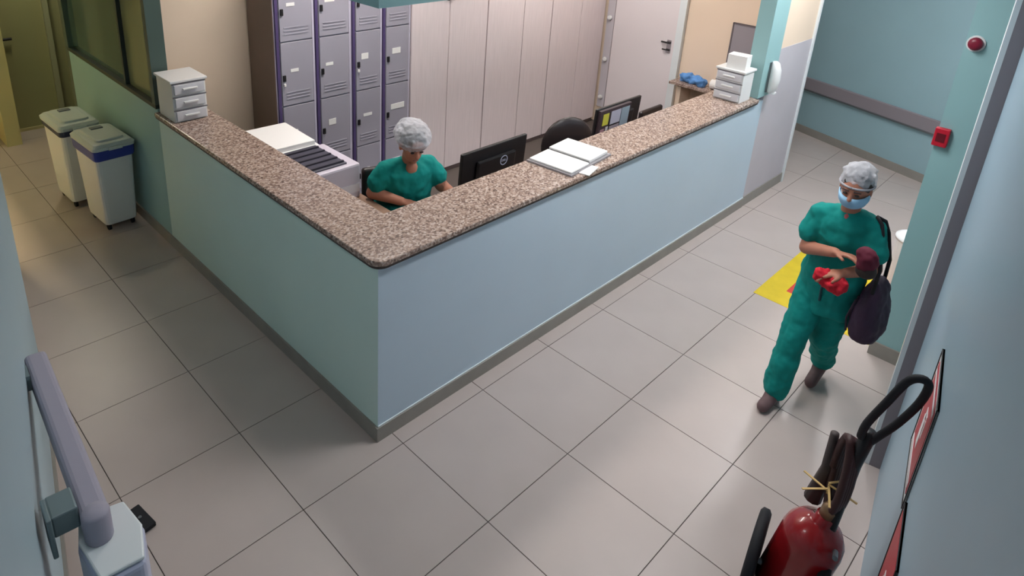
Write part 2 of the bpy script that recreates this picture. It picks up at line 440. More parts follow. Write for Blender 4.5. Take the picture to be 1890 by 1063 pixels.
# ================================================================== COUNTER
ct = thing('reception_counter', 'L shaped aqua reception counter with speckled granite top', 'counter', (0, 0, 0))
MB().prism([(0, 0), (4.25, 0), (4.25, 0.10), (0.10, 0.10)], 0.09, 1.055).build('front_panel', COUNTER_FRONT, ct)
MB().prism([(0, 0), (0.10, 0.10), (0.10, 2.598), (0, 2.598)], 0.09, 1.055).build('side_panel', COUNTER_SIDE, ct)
MB().prism([(-0.012, -0.012), (4.25, -0.012), (4.25, 0.05), (-0.012, 0.05)], 0, 0.09).build('skirting', SKIRT, ct)
MB().prism([(-0.012, 0.05), (0.05, 0.05), (0.05, 2.598), (-0.012, 2.598)], 0, 0.09).build('skirting', SKIRT, ct)
MB().box2((0.0, -0.006, 0.09), (4.25, 0.0, 0.098)).build('white_bead', WHITE_TRIM, ct)
def slab_poly(o, r, ix, iy, xe, ye):
    pts = [(xe, -o)]
    arc = [(-o + r - r*math.sin(a), -o + r - r*math.cos(a)) for a in [k*pi/2/6 for k in range(7)]]
    pts = [(xe, -o)] + [(xe, iy)] + [(ix, iy)] + [(ix, ye)] + [(-o, ye)]
    arc2 = [(-o + r - r*math.cos(a), -o + r - r*math.sin(a)) for a in [k*pi/2/6 for k in range(7)]]
    return pts + arc2
MB().prism(slab_poly(0.03, 0.07, 0.31, 0.36, 4.095, 2.595), 1.070, 1.100).build('granite_top', GRANITE, ct, bevel=0.006)
MB().prism(slab_poly(0.022, 0.065, 0.30, 0.35, 4.095, 2.595), 1.055, 1.070).build('dark_edge', mat('dark_edge', (62, 50, 46), 0.5), ct)
# lower work surface inside
dk = thing('work_desk', 'brown L shaped work desk fixed inside the counter', 'desk', (0, 0, 0))
MB().prism([(0.10, 0.10), (4.2, 0.10), (4.2, 0.86), (0.78, 0.86), (0.78, 2.28), (0.10, 2.28)], 0.71, 0.74).build('desk_top', DESK, dk, bevel=0.004)
for x, y in ((0.74, 2.2), (2.1, 0.80), (4.1, 0.80)):
    MB().box((x, y, 0.355), (0.05, 0.05, 0.71)).build('leg', BROWN, dk)

# ================================================================== LOCKERS
def locker_unit(x0, x1, label):
    t = thing('locker_unit', label, 'locker', (x0, YF, 0), 0, 'steel locker units')
    w = x1-x0; dpt = 0.40; Ht = 2.10
    b = MB()
    b.box2((0, 0.02, 0.0), (w, dpt, Ht))
    b.build('body', LOCKFR, t)
    MB().box2((-0.006, 0.02, 0.0), (0.0, dpt, Ht)).build('side_panel', BROWN, t)
    cw = w/2
    for c in range(2):
        MB().box2((c*cw+0.008, 0.0, 0.02), (c*cw+0.030, 0.02, Ht)).build('purple_edge', PURPLE, t)
        MB().box2((c*cw+cw-0.02, 0.004, 0.02), (c*cw+cw-0.004, 0.02, Ht)).build('stile', LOCKFR, t)
        for k in range(4):
            z0 = 0.03 + k*0.51
            d = MB().box2((c*cw+0.042, 0.0, z0), (c*cw+cw-0.024, 0.018, z0+0.50)).build('door', LOCKER, t, bevel=0.003)
            for q in range(3):
                MB().box2((c*cw+0.075, -0.004, z0+0.05+q*0.025), (c*cw+cw-0.06, 0.0, z0+0.058+q*0.025)).build('louvre', LOCKER, d)
            MB().box2((c*cw+0.048, -0.014, z0+0.20), (c*cw+0.072, 0.0, z0+0.25)).build('lock', BLACK, d, bevel=0.004)
            ox = random.uniform(0.09, 0.12); lw_ = random.choice((0.07, 0.09)); lh = random.choice((0.025, 0.035, 0.05))
            if c == 1 and k == 1 and x0 > 1.2: lw_, lh = 0.15, 0.05
            MB().box2((c*cw+ox, -0.003, z0+0.265), (c*cw+ox+lw_, 0.0, z0+0.265+lh)).build('name_card', PAPER, d)
            if random.random() < 0.4:
                MB().box2((c*cw+0.05, -0.018, z0+0.165), (c*cw+0.066, -0.004, z0+0.185)).build('key_tag', PAPER, d)
    return t
locker_unit(0.79, 1.472, 'grey steel locker unit with purple edges nearest the cream wall')
locker_unit(1.478, 2.10, 'grey steel locker unit behind the seated woman, next to the tall cabinets')

# ================================================================== CABINETS
def cabinet(x0, xm, x1, label):
    t = thing('tall_cabinet', label, 'cabinet', (x0, YF, 0), 0, 'tall laminate cabinets')
    w = x1-x0; m = xm-x0
    MB().box2((0, 0.02, 0), (w, 0.40, 2.28)).build('body', mat('cabinet_dark', (116, 100, 98), 0.6), t)
    for a, b, s in ((0.002, m-0.004, 1), (m+0.004, w-0.002, 0)):
        d = MB().box2((a, 0.0, 0.05), (b, 0.02, 2.26)).build('door', CABINET, t, bevel=0.002)
        hx = b-0.035 if s else a+0.02
        MB().box2((hx, -0.02, 1.72), (hx+0.015, 0.0, 1.84)).build('handle', BLACK, d)
    return t
cabinet(2.11, 2.56, 3.06, 'tall pinkish laminate cabinet next to the lockers')
cabinet(3.07, 3.60, 4.05, 'tall pinkish laminate cabinet, middle one of three')
cabinet(4.06, 4.58, XR-0.045, 'tall pinkish laminate cabinet nearest the white door')
hk = thing('hook_strip', 'narrow strip of white round hooks between the cabinets and the white door', 'hooks', (XR, 2.23, 0.2))
MB().box2((-0.02, -0.05, 0.0), (0, 0.05, 1.7)).build('backing_strip', GREYPANEL, hk)
for z in (0.13, 0.60, 1.10):
    MB().lathe([(0.012, -0.05), (0.026, -0.05), (0.03, -0.035), (0.012, -0.02), (0.012, 0.0)], (0, 0, z), 14, 'X').build('hook', WHITE, hk, smooth=True)

# ================================================================== RIGHT-HAND END OF THE RECEPTION
sh = thing('wall_shelf', 'small granite shelf below the cream wall by the white door', 'shelf', (4.96, 0.95, 0))
MB().box2((-0.16, -0.30, 0.80), (0.12, 0.28, 0.83)).build('shelf_top', GRANITE, sh, bevel=0.004)
MB().box2((-0.10, -0.20, 0.50), (0.12, -0.16, 0.80)).build('bracket', CREAM, sh)
MB().box2((-0.10, 0.16, 0.50), (0.12, 0.20, 0.80)).build('bracket', CREAM, sh)
bl = MB()
for k in range(5):
    bl.ell((random.uniform(-.03, .03), -0.10+k*0.05, 0.045+random.uniform(-.01, .015)), (0.07, 0.06, 0.05))
tag(bl.build('folded_cloth', BLUECLOTH, None, remesh=0.010, wrinkle=(0.05, 0.06), loc=(4.92, 1.02, 0.825)), 'crumpled blue cloth lying on the small granite shelf', 'cloth')
pr = thing('paper_roll', 'white paper roll lying on the granite shelf end', 'paper roll', (4.92, 0.74, 0.83))
MB().lathe([(0.02, -0.07), (0.05, -0.07), (0.05, 0.07), (0.02, 0.07)], (0, 0, 0.05), 18, 'Y').build('roll', PAPER, pr, smooth=False)
MB().lathe([(0.018, -0.072), (0.02, -0.072), (0.02, 0.072), (0.018, 0.072)], (0, 0, 0.05), 14, 'Y').build('core', BROWN, pr)
nb = thing('notice_board', 'grey framed board on the cream wall behind the aqua column', 'board', (XR, 0.57, 1.10))
MB().box2((-0.02, -0.19, 0), (0, 0.19, 0.42)).build('panel', BOARD, nb)
for a, b in (((-0.19, 0), (0.19, 0.012)), ((-0.19, 0.408), (0.19, 0.42)), ((-0.19, 0), (-0.178, 0.42)), ((0.178, 0), (0.19, 0.42))):
    MB().box2((-0.026, a[0], a[1]), (0, b[0], b[1])).build('frame', mat('board_frame', (110, 100, 104), 0.5), nb)

def drawer_tower(loc, sx, sy, sz, n, face, label, grp):
    """desktop drawer tower; face '-x' or '-y' shows the drawers"""
    t = thing('drawer_tower', label, 'drawers', loc, 0, grp)
    MB().box2((0, 0, 0), (sx, sy, sz)).build('case', WHITE, t, bevel=0.004)
    MB().box2((-0.012, -0.012, sz), (sx+0.012, sy+0.012, sz+0.018)).build('lid', WHITE, t, bevel=0.004)
    hgt = sz/n
    for k in range(n):
        z0 = k*hgt
        if face == '-y':
            d = MB().box2((0.012, -0.016, z0+0.012), (sx-0.012, 0.0, z0+hgt-0.014)).build('drawer', mat('drawer_front', (206, 206, 212), 0.35, 0.5), t, bevel=0.004)
            MB().box2((sx*0.28, -0.03, z0+hgt*0.45), (sx*0.72, -0.016, z0+hgt*0.6)).build('pull', WHITE, d, bevel=0.004)
            MB().box2((0.0, -0.006, z0+hgt-0.012), (sx, 0.0, z0+hgt-0.004)).build('gap', mat('gap_grey', (128, 124, 130), 0.6), d)
        else:
            d = MB().box2((-0.016, 0.012, z0+0.012), (0.0, sy-0.012, z0+hgt-0.014)).build('drawer', mat('drawer_front', (206, 206, 212), 0.35, 0.5), t, bevel=0.004)
            MB().box2((-0.03, sy*0.28, z0+hgt*0.45), (-0.016, sy*0.72, z0+hgt*0.6)).build('pull', WHITE, d, bevel=0.004)
            MB().box2((-0.006, 0, z0+hgt-0.012), (0, sy, z0+hgt-0.004)).build('gap', mat('gap_grey', (128, 124, 130), 0.6), d)
    return t
drawer_tower((0.0, 2.30, 1.10), 0.235, 0.26, 0.285, 3, '-y', 'white three drawer organizer on the left end of the granite counter', None)
drawer_tower((3.82, 0.03, 1.10), 0.20, 0.24, 0.26, 3, '-x', 'white drawer organizer on the right end of the counter by the column', None)
bx = thing('paper_box', 'white open box standing on the right drawer organizer', 'box', (3.90, 0.13, 1.378), 0.1)
for a, b in (((-0.06, -0.08, 0), (0.06, 0.08, 0.008)), ((-0.06, -0.08, 0.008), (-0.052, 0.08, 0.12)), ((0.052, -0.08, 0.008), (0.06, 0.08, 0.12)), ((-0.052, -0.08, 0.008), (0.052, -0.072, 0.12)), ((-0.052, 0.072, 0.008), (0.052, 0.08, 0.12))):
    MB().box2(a, b).build('side', PAPER, bx)
MB().box2((-0.05, -0.07, 0.06), (0.05, 0.07, 0.115)).build('paper_stack', PAPER, bx)

# soap dispenser on the column
sd = thing('soap_dispenser', 'white soap dispenser mounted on the aqua column at the counter end', 'dispenser', (4.27, -0.008, 1.14))
prof = [((0, -0.03, 0.0), 0.045, 0.028), ((0, -0.04, 0.03), 0.055, 0.04), ((0, -0.045, 0.12), 0.06, 0.045), ((0, -0.042, 0.20), 0.058, 0.042), ((0, -0.03, 0.26), 0.045, 0.03), ((0, -0.02, 0.275), 0.03, 0.02)]
MB().loft(prof).build('shell', WHITE, sd, smooth=True)
MB().box2((-0.05, -0.012, 0.0), (0.05, 0.0, 0.27)).build('back_plate', GREYM, sd)
MB().box2((-0.03, -0.075, -0.012), (0.03, -0.02, 0.004)).build('push_lever', WHITE, sd, bevel=0.004)

# ================================================================== THINGS ON THE COUNTER
bk = thing('open_binder', 'open white document binder lying on the granite counter', 'binder', (1.72, 0.20, 1.10), 0.10)
MB().box2((-0.25, -0.17, 0.0), (0.25, 0.17, 0.012)).build('cover', mat('binder_grey', (150, 146, 150), 0.5), bk)
MB().box2((-0.235, -0.16, 0.012), (-0.02, 0.16, 0.026)).build('page_block', PAPER, bk, bevel=0.004)
MB().box2((0.00, -0.15, 0.012), (0.235, 0.165, 0.034)).build('page_block', PAPER, bk, bevel=0.004)
MB().box2((-0.02, -0.15, 0.012), (0.0, 0.15, 0.02)).build('spine', BLACK, bk)
tag(MB().box2((-0.08, -0.035, 0.0), (0.08, 0.035, 0.006)).build('loose_paper', PAPER, None, loc=(1.66, -0.0, 1.10)), 'small loose white paper at the outer edge of the granite counter', 'paper')
bpy.data.objects['loose_paper'].rotation_euler.z = 0.25

# ================================================================== MONITORS
def monitor(loc, rz, label, logo, tilt=0.06):
    t = thing('monitor', label, 'monitor', loc, rz)
    # local: back faces -y, width x, stands on z = 0
    M = Matrix.Rotation(tilt, 3, 'X')
    def T(b): 
        for v in b.bm.verts: v.co = M @ v.co + Vector((0, 0, 0.11))
        return b
    p_ = T(MB().box2((-0.305, -0.012, 0.0), (0.305, 0.012, 0.335))).build('panel', BLACK, t, bevel=0.006)
    T(MB().box2((-0.18, -0.038, 0.06), (0.18, -0.012, 0.26))).build('rear_housing', BLACK, t, bevel=0.012)
    T(MB().box2((-0.292, 0.012, 0.02), (0.292, 0.0135, 0.323))).build('screen', mat('screen_on', (120, 140, 160), 0.3, emit=0.6, ecol=(0.6, 0.75, 0.9)), t)
    MB().box2((-0.035, -0.05, 0.01), (0.035, -0.025, 0.25)).build('stand_neck', BLACK, t, bevel=0.004)
    MB().prism([(-0.13, -0.10), (0.13, -0.10), (0.11, 0.09), (-0.11, 0.09)], 0, 0.012).build('stand_base', BLACK, t, bevel=0.003)
    if logo:
        rg = MB()
        n = 32
        for k in range(n):
            a0, a1 = 2*pi*k/n, 2*pi*(k+1)/n
            pts = []
            for r, a in ((0.030, a0), (0.035, a0), (0.035, a1), (0.030, a1)):
                pts.append((r*math.cos(a), 0, r*math.sin(a)))
            rg.extr([Vector(q)+Vector((0.06, -0.0395, 0.215)) for q in pts], (0, 0.002, 0))
        T(rg).build('logo_ring', LILAC, t)
        cu = bpy.data.curves.new('txt', 'FONT'); cu.body = 'DELL'; cu.size = 0.022; cu.align_x = 'CENTER'; cu.align_y = 'CENTER'; cu.extrude = 0.0006
        tmp = bpy.data.objects.new('tmp', cu); COL.objects.link(tmp)
        bpy.context.view_layer.update()
        me = bpy.data.meshes.new_from_object(tmp.evaluated_get(bpy.context.evaluated_depsgraph_get()))
        bpy.data.objects.remove(tmp)
        for v in me.vertices:
            q = Vector((v.co.x, -v.co.z, v.co.y)) + Vector((0.06, -0.0395, 0.215))
            v.co = M @ q + Vector((0, 0, 0.11))
        me.materials.clear(); me.materials.append(LILAC)
        o = bpy.data.objects.new('logo_letters', me); COL.objects.link(o); o.parent = t
    return t, T
monitor((1.36, 0.56, 0.74), 0.0, 'black monitor seen from behind with a round logo, beside the seated woman', True)
m2, T2 = monitor((2.78, 0.56, 0.74), 0.0, 'dark monitor covered with colourful papers beyond the white binder', False)
def stick(x0, x1, z0, z1, m, nm='taped_paper', y=-0.0415):
    T2(MB().box2((x0, y, z0), (x1, y+0.004, z1))).build(nm, m, m2)
T2(MB().box2((-0.29, -0.038, 0.01), (0.12, -0.012, 0.325))).build('paper_backing', mat('poster_dark', (60, 46, 52), 0.6), m2)
stick(-0.255, -0.18, 0.20, 0.295, mat('note_yellow', (196, 190, 70), 0.6))
stick(-0.15, -0.02, 0.19, 0.30, mat('note_lilac', (176, 174, 190), 0.6))
stick(-0.01, 0.10, 0.08, 0.30, mat('note_bluegrey', (140, 156, 168), 0.6))
stick(-0.15, -0.02, 0.05, 0.175, mat('note_grey', (150, 140, 150), 0.6))
stick(-0.27, -0.22, 0.06, 0.17, mat('note_pink', (168, 130, 140), 0.6))
stick(-0.20, -0.17, 0.04, 0.18, mat('note_white', (200, 196, 200), 0.6))
# keyboard and papers on the lower desk
kb = thing('keyboard', 'black keyboard on the desk behind the black monitor', 'keyboard', (1.50, 0.70, 0.74))
MB().box2((-0.2, -0.06, 0), (0.2, 0.06, 0.018)).build('base', BLACK, kb, bevel=0.004)
for r_ in range(4):
    MB().box2((-0.19, -0.05+r_*0.027, 0.018), (0.19, -0.028+r_*0.027, 0.024)).build('key_row', GREYM, kb)
tag(MB().box2((-0.105, -0.148, 0), (0.105, 0.148, 0.003)).build('paper_sheet', PAPER, None, loc=(0.80, 0.66, 0.74)), 'white paper sheet on the desk under the seated woman\'s hand', 'paper')
tag(MB().box2((-0.09, -0.12, 0), (0.09, 0.12, 0.004)).build('paper_sheet', PAPER, None, loc=(1.19, 0.735, 0.74)), 'white paper sheet between the seated woman and the black monitor', 'paper')

# ================================================================== PRINTER CORNER
pt = thing('printer', 'grey office printer with a dark top tray behind the granite counter', 'printer', (0.55, 1.42, 0.74), 0.0)
MB().box2((-0.18, -0.24, 0.0), (0.20, 0.20, 0.25)).build('body', mat('printer_grey', (196, 188, 200), 0.5), pt, bevel=0.015)
MB().box2((-0.15, -0.20, 0.25), (0.12, 0.18, 0.262)).build('output_tray', mat('tray_dark', (70, 68, 80), 0.4), pt, bevel=0.004)
for k in range(5):
    MB().box2((-0.14, -0.18+k*0.075, 0.262), (0.11, -0.165+k*0.075, 0.272)).build('tray_rib', mat('rib_dark', (50, 48, 58), 0.4), pt)
MB().box2((-0.17, -0.245, 0.05), (0.19, -0.24, 0.11)).build('paper_drawer', mat('printer_light', (214, 210, 216), 0.5), pt)
sc = thing('scanner', 'white flatbed machine with paper on top, behind the printer', 'scanner', (0.58, 1.96, 0.74), -0.04)
MB().box2((-0.18, -0.24, 0.0), (0.20, 0.24, 0.17)).build('body', WHITE, sc, bevel=0.02)
MB().box2((-0.19, -0.25, 0.17), (0.21, 0.25, 0.20)).build('lid', WHITE, sc, bevel=0.01)
MB().box2((-0.16, -0.22, 0.20), (0.18, 0.22, 0.235)).build('paper_stack', PAPER, sc, bevel=0.003)
MB().box2((0.06, -0.30, 0.10), (0.17, -0.24, 0.14)).build('front_panel', BLACK, sc, bevel=0.006)

# ================================================================== CHAIRS
def office_chair(loc, rz, label, rnd, top):
    t = thing('office_chair', label, 'chair', loc, rz, None)
    # local +x is the way the sitter faces
    MB().box2((-0.20, -0.22, 0.40), (0.22, 0.22, 0.46)).build('seat', BLACKR, t, bevel=0.03, seg=3)
    if rnd:
        b = MB().lathe([(0.02, -0.035), (0.19, -0.03), (0.235, -0.012), (0.245, 0.0), (0.235, 0.012), (0.19, 0.03), (0.02, 0.035)], (-0.25, 0, top-0.245), 28, 'X')
        b.build('backrest', mat('black_vinyl', (44, 36, 36), 0.35, 0.5), t, smooth=True)
    else:
        MB().box2((-0.28, -0.20, top-0.36), (-0.23, 0.20, top)).build('backrest', mat('black_vinyl', (44, 36, 36), 0.35, 0.5), t, bevel=0.05, seg=4)
    MB().tube([(-0.05, 0, 0.38), (-0.28, 0, 0.36), (-0.30, 0, 0.50), (-0.28, 0, top-0.2)], 0.018).build('back_arm', BLACK, t)
    MB().cyl((0, 0, 0.08), (0, 0, 0.40), 0.028).build('gas_column', GREYM, t)
    for k in range(5):
        a = k*2*pi/5
        l = MB().tube([(0, 0, 0.10), (0.26*math.cos(a), 0.26*math.sin(a), 0.07)], [0.025, 0.015], 8).build('base_leg', BLACK, t)
        MB().lathe([(0.006, -0.02), (0.026, -0.018), (0.026, 0.018), (0.006, 0.02)], (0.26*math.cos(a), 0.26*math.sin(a), 0.027), 12, 'Y').build('castor', BLACKR, l)
    return t
office_chair((2.70, 0.80, 0), -pi/2-0.45, 'black office chair with a round backrest behind the binder', True, 0.91)
office_chair((4.22, 1.32, 0), pi*0.5, 'black chair mostly hidden beyond the papered monitor', False, 0.69)
office_chair((1.05, 1.14, 0), -pi/2-0.35, 'dark office chair under the seated woman', False, 0.80)

# ================================================================== WASTE BINS
def waste_bin(loc, rz, label, bag):
    t = thing('waste_bin', label, 'bin', loc, rz, 'wheeled waste bins')
    def rr(w, d, z, r=0.035):
        pts = []
        for cx, cy, a0 in ((w/2-r, d/2-r, 0), (-w/2+r, d/2-r, 90), (-w/2+r, -d/2+r, 180), (w/2-r, -d/2+r, 270)):
            for k in range(4):
                a = math.radians(a0+k*30); pts.append(Vector((cx+r*math.cos(a), cy+r*math.sin(a), z)))
        return pts
    MB().rings([rr(0.24, 0.36, 0.06), rr(0.25, 0.37, 0.10), rr(0.285, 0.44, 0.70)]).build('body', BINBODY, t, smooth=False)
    if bag:
        MB().rings([rr(0.295, 0.45, 0.625), rr(0.305, 0.46, 0.64), rr(0.31, 0.465, 0.70), rr(0.30, 0.455, 0.71)]).build('blue_liner', BLUEBAG, t)
    else:
        MB().rings([rr(0.295, 0.45, 0.66), rr(0.305, 0.46, 0.67), rr(0.30, 0.455, 0.71)]).build('dark_liner', mat('navy_liner', (40, 46, 70), 0.5), t)
    ld = MB().rings([rr(0.315, 0.475, 0.71), rr(0.32, 0.48, 0.735), rr(0.28, 0.44, 0.755), rr(0.25, 0.40, 0.76)]).build('lid', BINLID, t)
    MB().rings([rr(0.21, 0.36, 0.76), rr(0.20, 0.35, 0.775), rr(0.18, 0.32, 0.778)]).build('lid_panel', BINLID, ld)
    MB().box((0.0, 0.10, 0.782), (0.09, 0.055, 0.010)).build('lid_handle', GREYM, ld, bevel=0.004)
    MB().box((0.0, -0.245, 0.72), (0.10, 0.02, 0.02)).build('lid_tab', BINLID, ld)
    for sx in (-1, 1):
        for sy in (-1, 1):
            MB().lathe([(0.006, -0.012), (0.03, -0.010), (0.03, 0.010), (0.006, 0.012)], (sx*0.09, sy*0.14, 0.031), 14, 'X').build('wheel', BLACKR, t)
    MB().box((0, 0, 0.055), (0.20, 0.31, 0.02)).build('chassis', BLACKR, t)
    return t
waste_bin((-0.20, 3.29, 0), 0.06, 'white wheeled waste bin with bright blue liner, nearer of the two', True)
waste_bin((-0.27, 3.86, 0), 0.04, 'white wheeled waste bin half hidden behind the blue lined bin', False)

# ================================================================== FLOOR MARKING, SMALL RED DEVICES, WHITE BIN
fm = thing('floor_marking', 'yellow framed red square painted on the floor behind the walking woman', 'floor marking', (3.42, -1.12, 0.0))
def sq(h0, h1, z0, z1):
    b = MB()
    for a, c in (((-h1[0], -h1[1]), (h1[0], -h0[1])), ((-h1[0], h0[1]), (h1[0], h1[1])), ((-h1[0], -h0[1]), (-h0[0], h0[1])), ((h0[0], -h0[1]), (h1[0], h0[1]))):
        b.box2((*a, z0), (*c, z1))
    return b
sq((0.27, 0.24), (0.48, 0.40), 0.0002, 0.002).build('yellow_border', MARKY, fm)
MB().box2((-0.27, -0.24, 0.0002), (0.27, 0.24, 0.002)).build('red_field', MARKR, fm)
al = thing('fire_call_point', 'red fire alarm call point on the edge of the aqua pilaster', 'alarm', (2.86, -1.57, 1.49))
MB().box2((-0.035, -0.045, 0), (0, 0.03, 0.11)).build('box', REDDEV, al, bevel=0.006)
MB().box2((-0.038, -0.03, 0.03), (-0.034, 0.015, 0.08)).build('glass', mat('alarm_dark', (110, 20, 34), 0.3), al)
al2 = thing('alarm_sounder', 'small dark red alarm sounder high on the aqua pilaster', 'alarm', (2.86, -1.60, 2.10))
MB().lathe([(0.01, -0.04), (0.03, -0.038), (0.036, -0.02), (0.036, 0.0)], (0, 0, 0), 18, 'X').build('dome', mat('dark_red', (130, 24, 50), 0.4), al2, smooth=True)
MB().lathe([(0.01, -0.012), (0.045, -0.010), (0.045, 0.0)], (0, 0, 0), 18, 'X').build('base_ring', WHITE, al2)
wb = thing('waste_basket', 'white round waste basket by the wall behind the pilaster', 'bin', (3.68, -1.50, 0))
MB().lathe([(0.02, 0.0), (0.11, 0.0), (0.135, 0.52), (0.128, 0.52), (0.105, 0.02), (0.02, 0.02)], (0, 0, 0), 24).build('body', WHITE, wb, smooth=False)
MB().lathe([(0.02, 0.56), (0.10, 0.55), (0.14, 0.53), (0.142, 0.515), (0.13, 0.515)], (0, 0, 0), 24).build('lid', WHITE, wb, smooth=True)

# ================================================================== WALL SIGNS ON THE NEAR WALL
def wall_sign(tc, zc, w_, h_, label, kind):
    q = onR(tc, 0.0, zc)
    t = thing('safety_sign', label, 'sign', q)
    t.rotation_euler.z = math.atan2(Rd.y, Rd.x)      # local x runs along the wall towards the camera, local -y leaves the wall
    MB().box2((-w_/2, -0.006, -h_/2), (w_/2, 0, h_/2)).build('board', WHITE, t)
    e = 0.004
    for a, b in (((-w_/2, -h_/2), (w_/2, -h_/2+e)), ((-w_/2, h_/2-e), (w_/2, h_/2)), ((-w_/2, -h_/2), (-w_/2+e, h_/2)), ((w_/2-e, -h_/2), (w_/2, h_/2))):
        MB().box2((a[0], -0.009, a[1]), (b[0], -0.0, b[1])).build('dark_edge', BLACK, t)
    g = 0.02 if kind else 0.035
    MB().box2((-w_/2+g, -0.008, -h_/2+g), (w_/2-g, -0.006, h_/2-g)).build('red_field', SIGNRED, t)
    ic = MB()     # extinguisher pictogram
    ic.box2((-0.035, -0.0095, -0.09), (0.015, -0.008, 0.03))
    ic.box2((-0.02, -0.0095, 0.03), (0.0, -0.008, 0.055))
    ic.box2((-0.02, -0.0095, 0.055), (0.045, -0.008, 0.07))
    ic.box2((0.035, -0.0095, -0.02), (0.05, -0.008, 0.055))
    ic.build('pictogram', WHITE, t)
    if not kind:
        MB().box2((-w_/2+0.05, -0.0095, -h_/2+0.05), (w_/2-0.05, -0.008, -h_/2+0.07)).build('white_bar', WHITE, t)
        MB().box2((-w_/2+0.05, -0.0095, h_/2-0.07), (w_/2-0.05, -0.008, h_/2-0.055)).build('white_bar', WHITE, t)
    return t
k_ = math.hypot(1, RS)
wall_sign((1.90-0.78)*k_, 1.12, 0.38*k_, 0.42, 'red and white sign with a dark edge above the extinguisher handle', 0)
wall_sign((1.90-0.41)*k_, 0.72, 0.30*k_, 0.50, 'plain red fire extinguisher sign at the bottom right corner', 1)

# ================================================================== WHEELED EXTINGUISHER
ex = thing('wheeled_extinguisher', 'red wheeled fire extinguisher with black handle leaning at the wall', 'extinguisher', (0.72, -1.82, 0), 0.2)
lean = Matrix.Rotation(math.radians(9), 3, 'X')
def Tl(b):
    for v in b.bm.verts: v.co = lean @ v.co
    return b
Tl(MB().lathe([(0.02, 0.07), (0.09, 0.08), (0.115, 0.11), (0.118, 0.13), (0.118, 0.42), (0.112, 0.46), (0.09, 0.50), (0.05, 0.53), (0.035, 0.54), (0.035, 0.57), (0.02, 0.575)], (0, 0, 0), 28)).build('cylinder', RED, ex, smooth=True)
Tl(MB().box2((0.0, 0.02, 0.20), (-0.122, -0.05, 0.30))).build('data_plate', mat('plate_grey', (150, 150, 146), 0.5), ex)
Tl(MB().lathe([(0.01, 0.57), (0.028, 0.57), (0.03, 0.61), (0.022, 0.63), (0.01, 0.635)], (0, 0, 0), 16)).build('valve', mat('brass_valve', (150, 120, 90), 0.4, metal=0.5), ex, smooth=True)
for sy in (-1, 1):
    wy = 0.115 if sy > 0 else -0.135
    wl = MB().lathe([(0.10, -0.022), (0.19, -0.022), (0.205, -0.012), (0.205, 0.012), (0.19, 0.022), (0.10, 0.022)], (-0.03, wy, 0.205), 28, 'Y').build('wheel', BLACKR, ex, smooth=True)
    MB().lathe([(0.01, -0.018), (0.10, -0.012), (0.10, 0.012), (0.01, 0.018)], (-0.03, wy, 0.205), 20, 'Y').build('hub', GREYM, wl)
MB().cyl((-0.03, -0.13, 0.205), (-0.03, 0.115, 0.205), 0.012).build('axle', GREYM, ex)
# frame pole and loop handle
MB().tube([(0.0, -0.10, 0.16), (0.0, -0.115, 0.55), (0.0, -0.125, 0.85), (-0.01, -0.14, 1.02)], [0.022, 0.022, 0.024, 0.026]).build('frame_pole', BLACK, ex, smooth=True)
hp = [(-0.03, -0.115, 1.00), (-0.05, -0.12, 1.08), (-0.08, -0.155, 1.22), (-0.10, -0.185, 1.33), (-0.11, -0.215, 1.37), (-0.105, -0.245, 1.355), (-0.08, -0.24, 1.26), (-0.05, -0.205, 1.13), (-0.03, -0.17, 1.04), (-0.01, -0.15, 0.98)]
MB().tube(curve_path(hp), 0.014).build('loop_handle', BLACKR, ex, smooth=True)
hs = []
for k in range(64):
    a = k*2*pi/16; q = k/64
    hs.append((0.005+0.045*math.cos(a)+0.03*q, -0.085+0.02*math.cos(a)-0.03*q, 0.76+(0.19-0.03*q)*math.sin(a)))
MB().tube(hs, 0.016, 8).build('hose', mat('hose_maroon', (64, 34, 34), 0.55), ex, smooth=True)
MB().tube([(0.06, -0.04, 0.90), (0.07, -0.05, 0.72), (0.07, -0.03, 0.55)], [0.016, 0.024, 0.034]).build('discharge_horn', mat('horn_brown', (66, 54, 52), 0.6), ex, smooth=True)
MB().tube([(-0.02, -0.13, 0.44), (-0.07, -0.15, 0.48), (-0.12, -0.15, 0.50)], 0.010).build('clamp_lever', GREYM, ex)
for k in range(6):
    a = k*1.1; MB().box((0.01+0.05*math.cos(a), -0.07+0.05*math.sin(a), 0.66+0.01*k), (0.11, 0.008, 0.004), a).build('seal_tag', STRAW, ex)

# ================================================================== LEFT WALL HANDRAIL
hr = thing('wall_handrail', 'grey wall handrail ending in a rounded cap at the lower left', 'handrail', (-1.375, -0.345, 0.90))
ra = math.atan2(0.88, 0.062)       # direction of the rail away from the camera
hr.rotation_euler.z = ra
MB().box2((0.0, -0.035, -0.12), (0.95, 0.045, 0.0)).build('rail_body', mat('rail_lilac', (160, 156, 170), 0.5, 0.3), hr, bevel=0.02, seg=3)
MB().lathe([(0.01, -0.12), (0.04, -0.12), (0.042, -0.11), (0.042, -0.01), (0.035, 0.0), (0.01, 0.002)], (0.0, 0.005, 0), 20).build('round_end', mat('rail_lilac', (160, 156, 170), 0.5, 0.3), hr, smooth=True)
MB().box2((0.03, 0.045, -0.07), (0.13, 0.12, 0.015)).build('bracket', STEEL_GREEN, hr, bevel=0.006)
MB().box2((0.0, 0.12, -0.12), (0.10, 0.135, 0.04)).build('wall_plate', STEEL_GREEN, hr, bevel=0.004)
MB().box2((0.80, 0.045, -0.07), (0.88, 0.16, 0.0)).build('bracket', STEEL_GREEN, hr)
eb = thing('corner_guard_block', 'pale lilac plastic block under the end of the handrail', 'wall guard', (-1.31, -0.37, 0.0), 0.06)
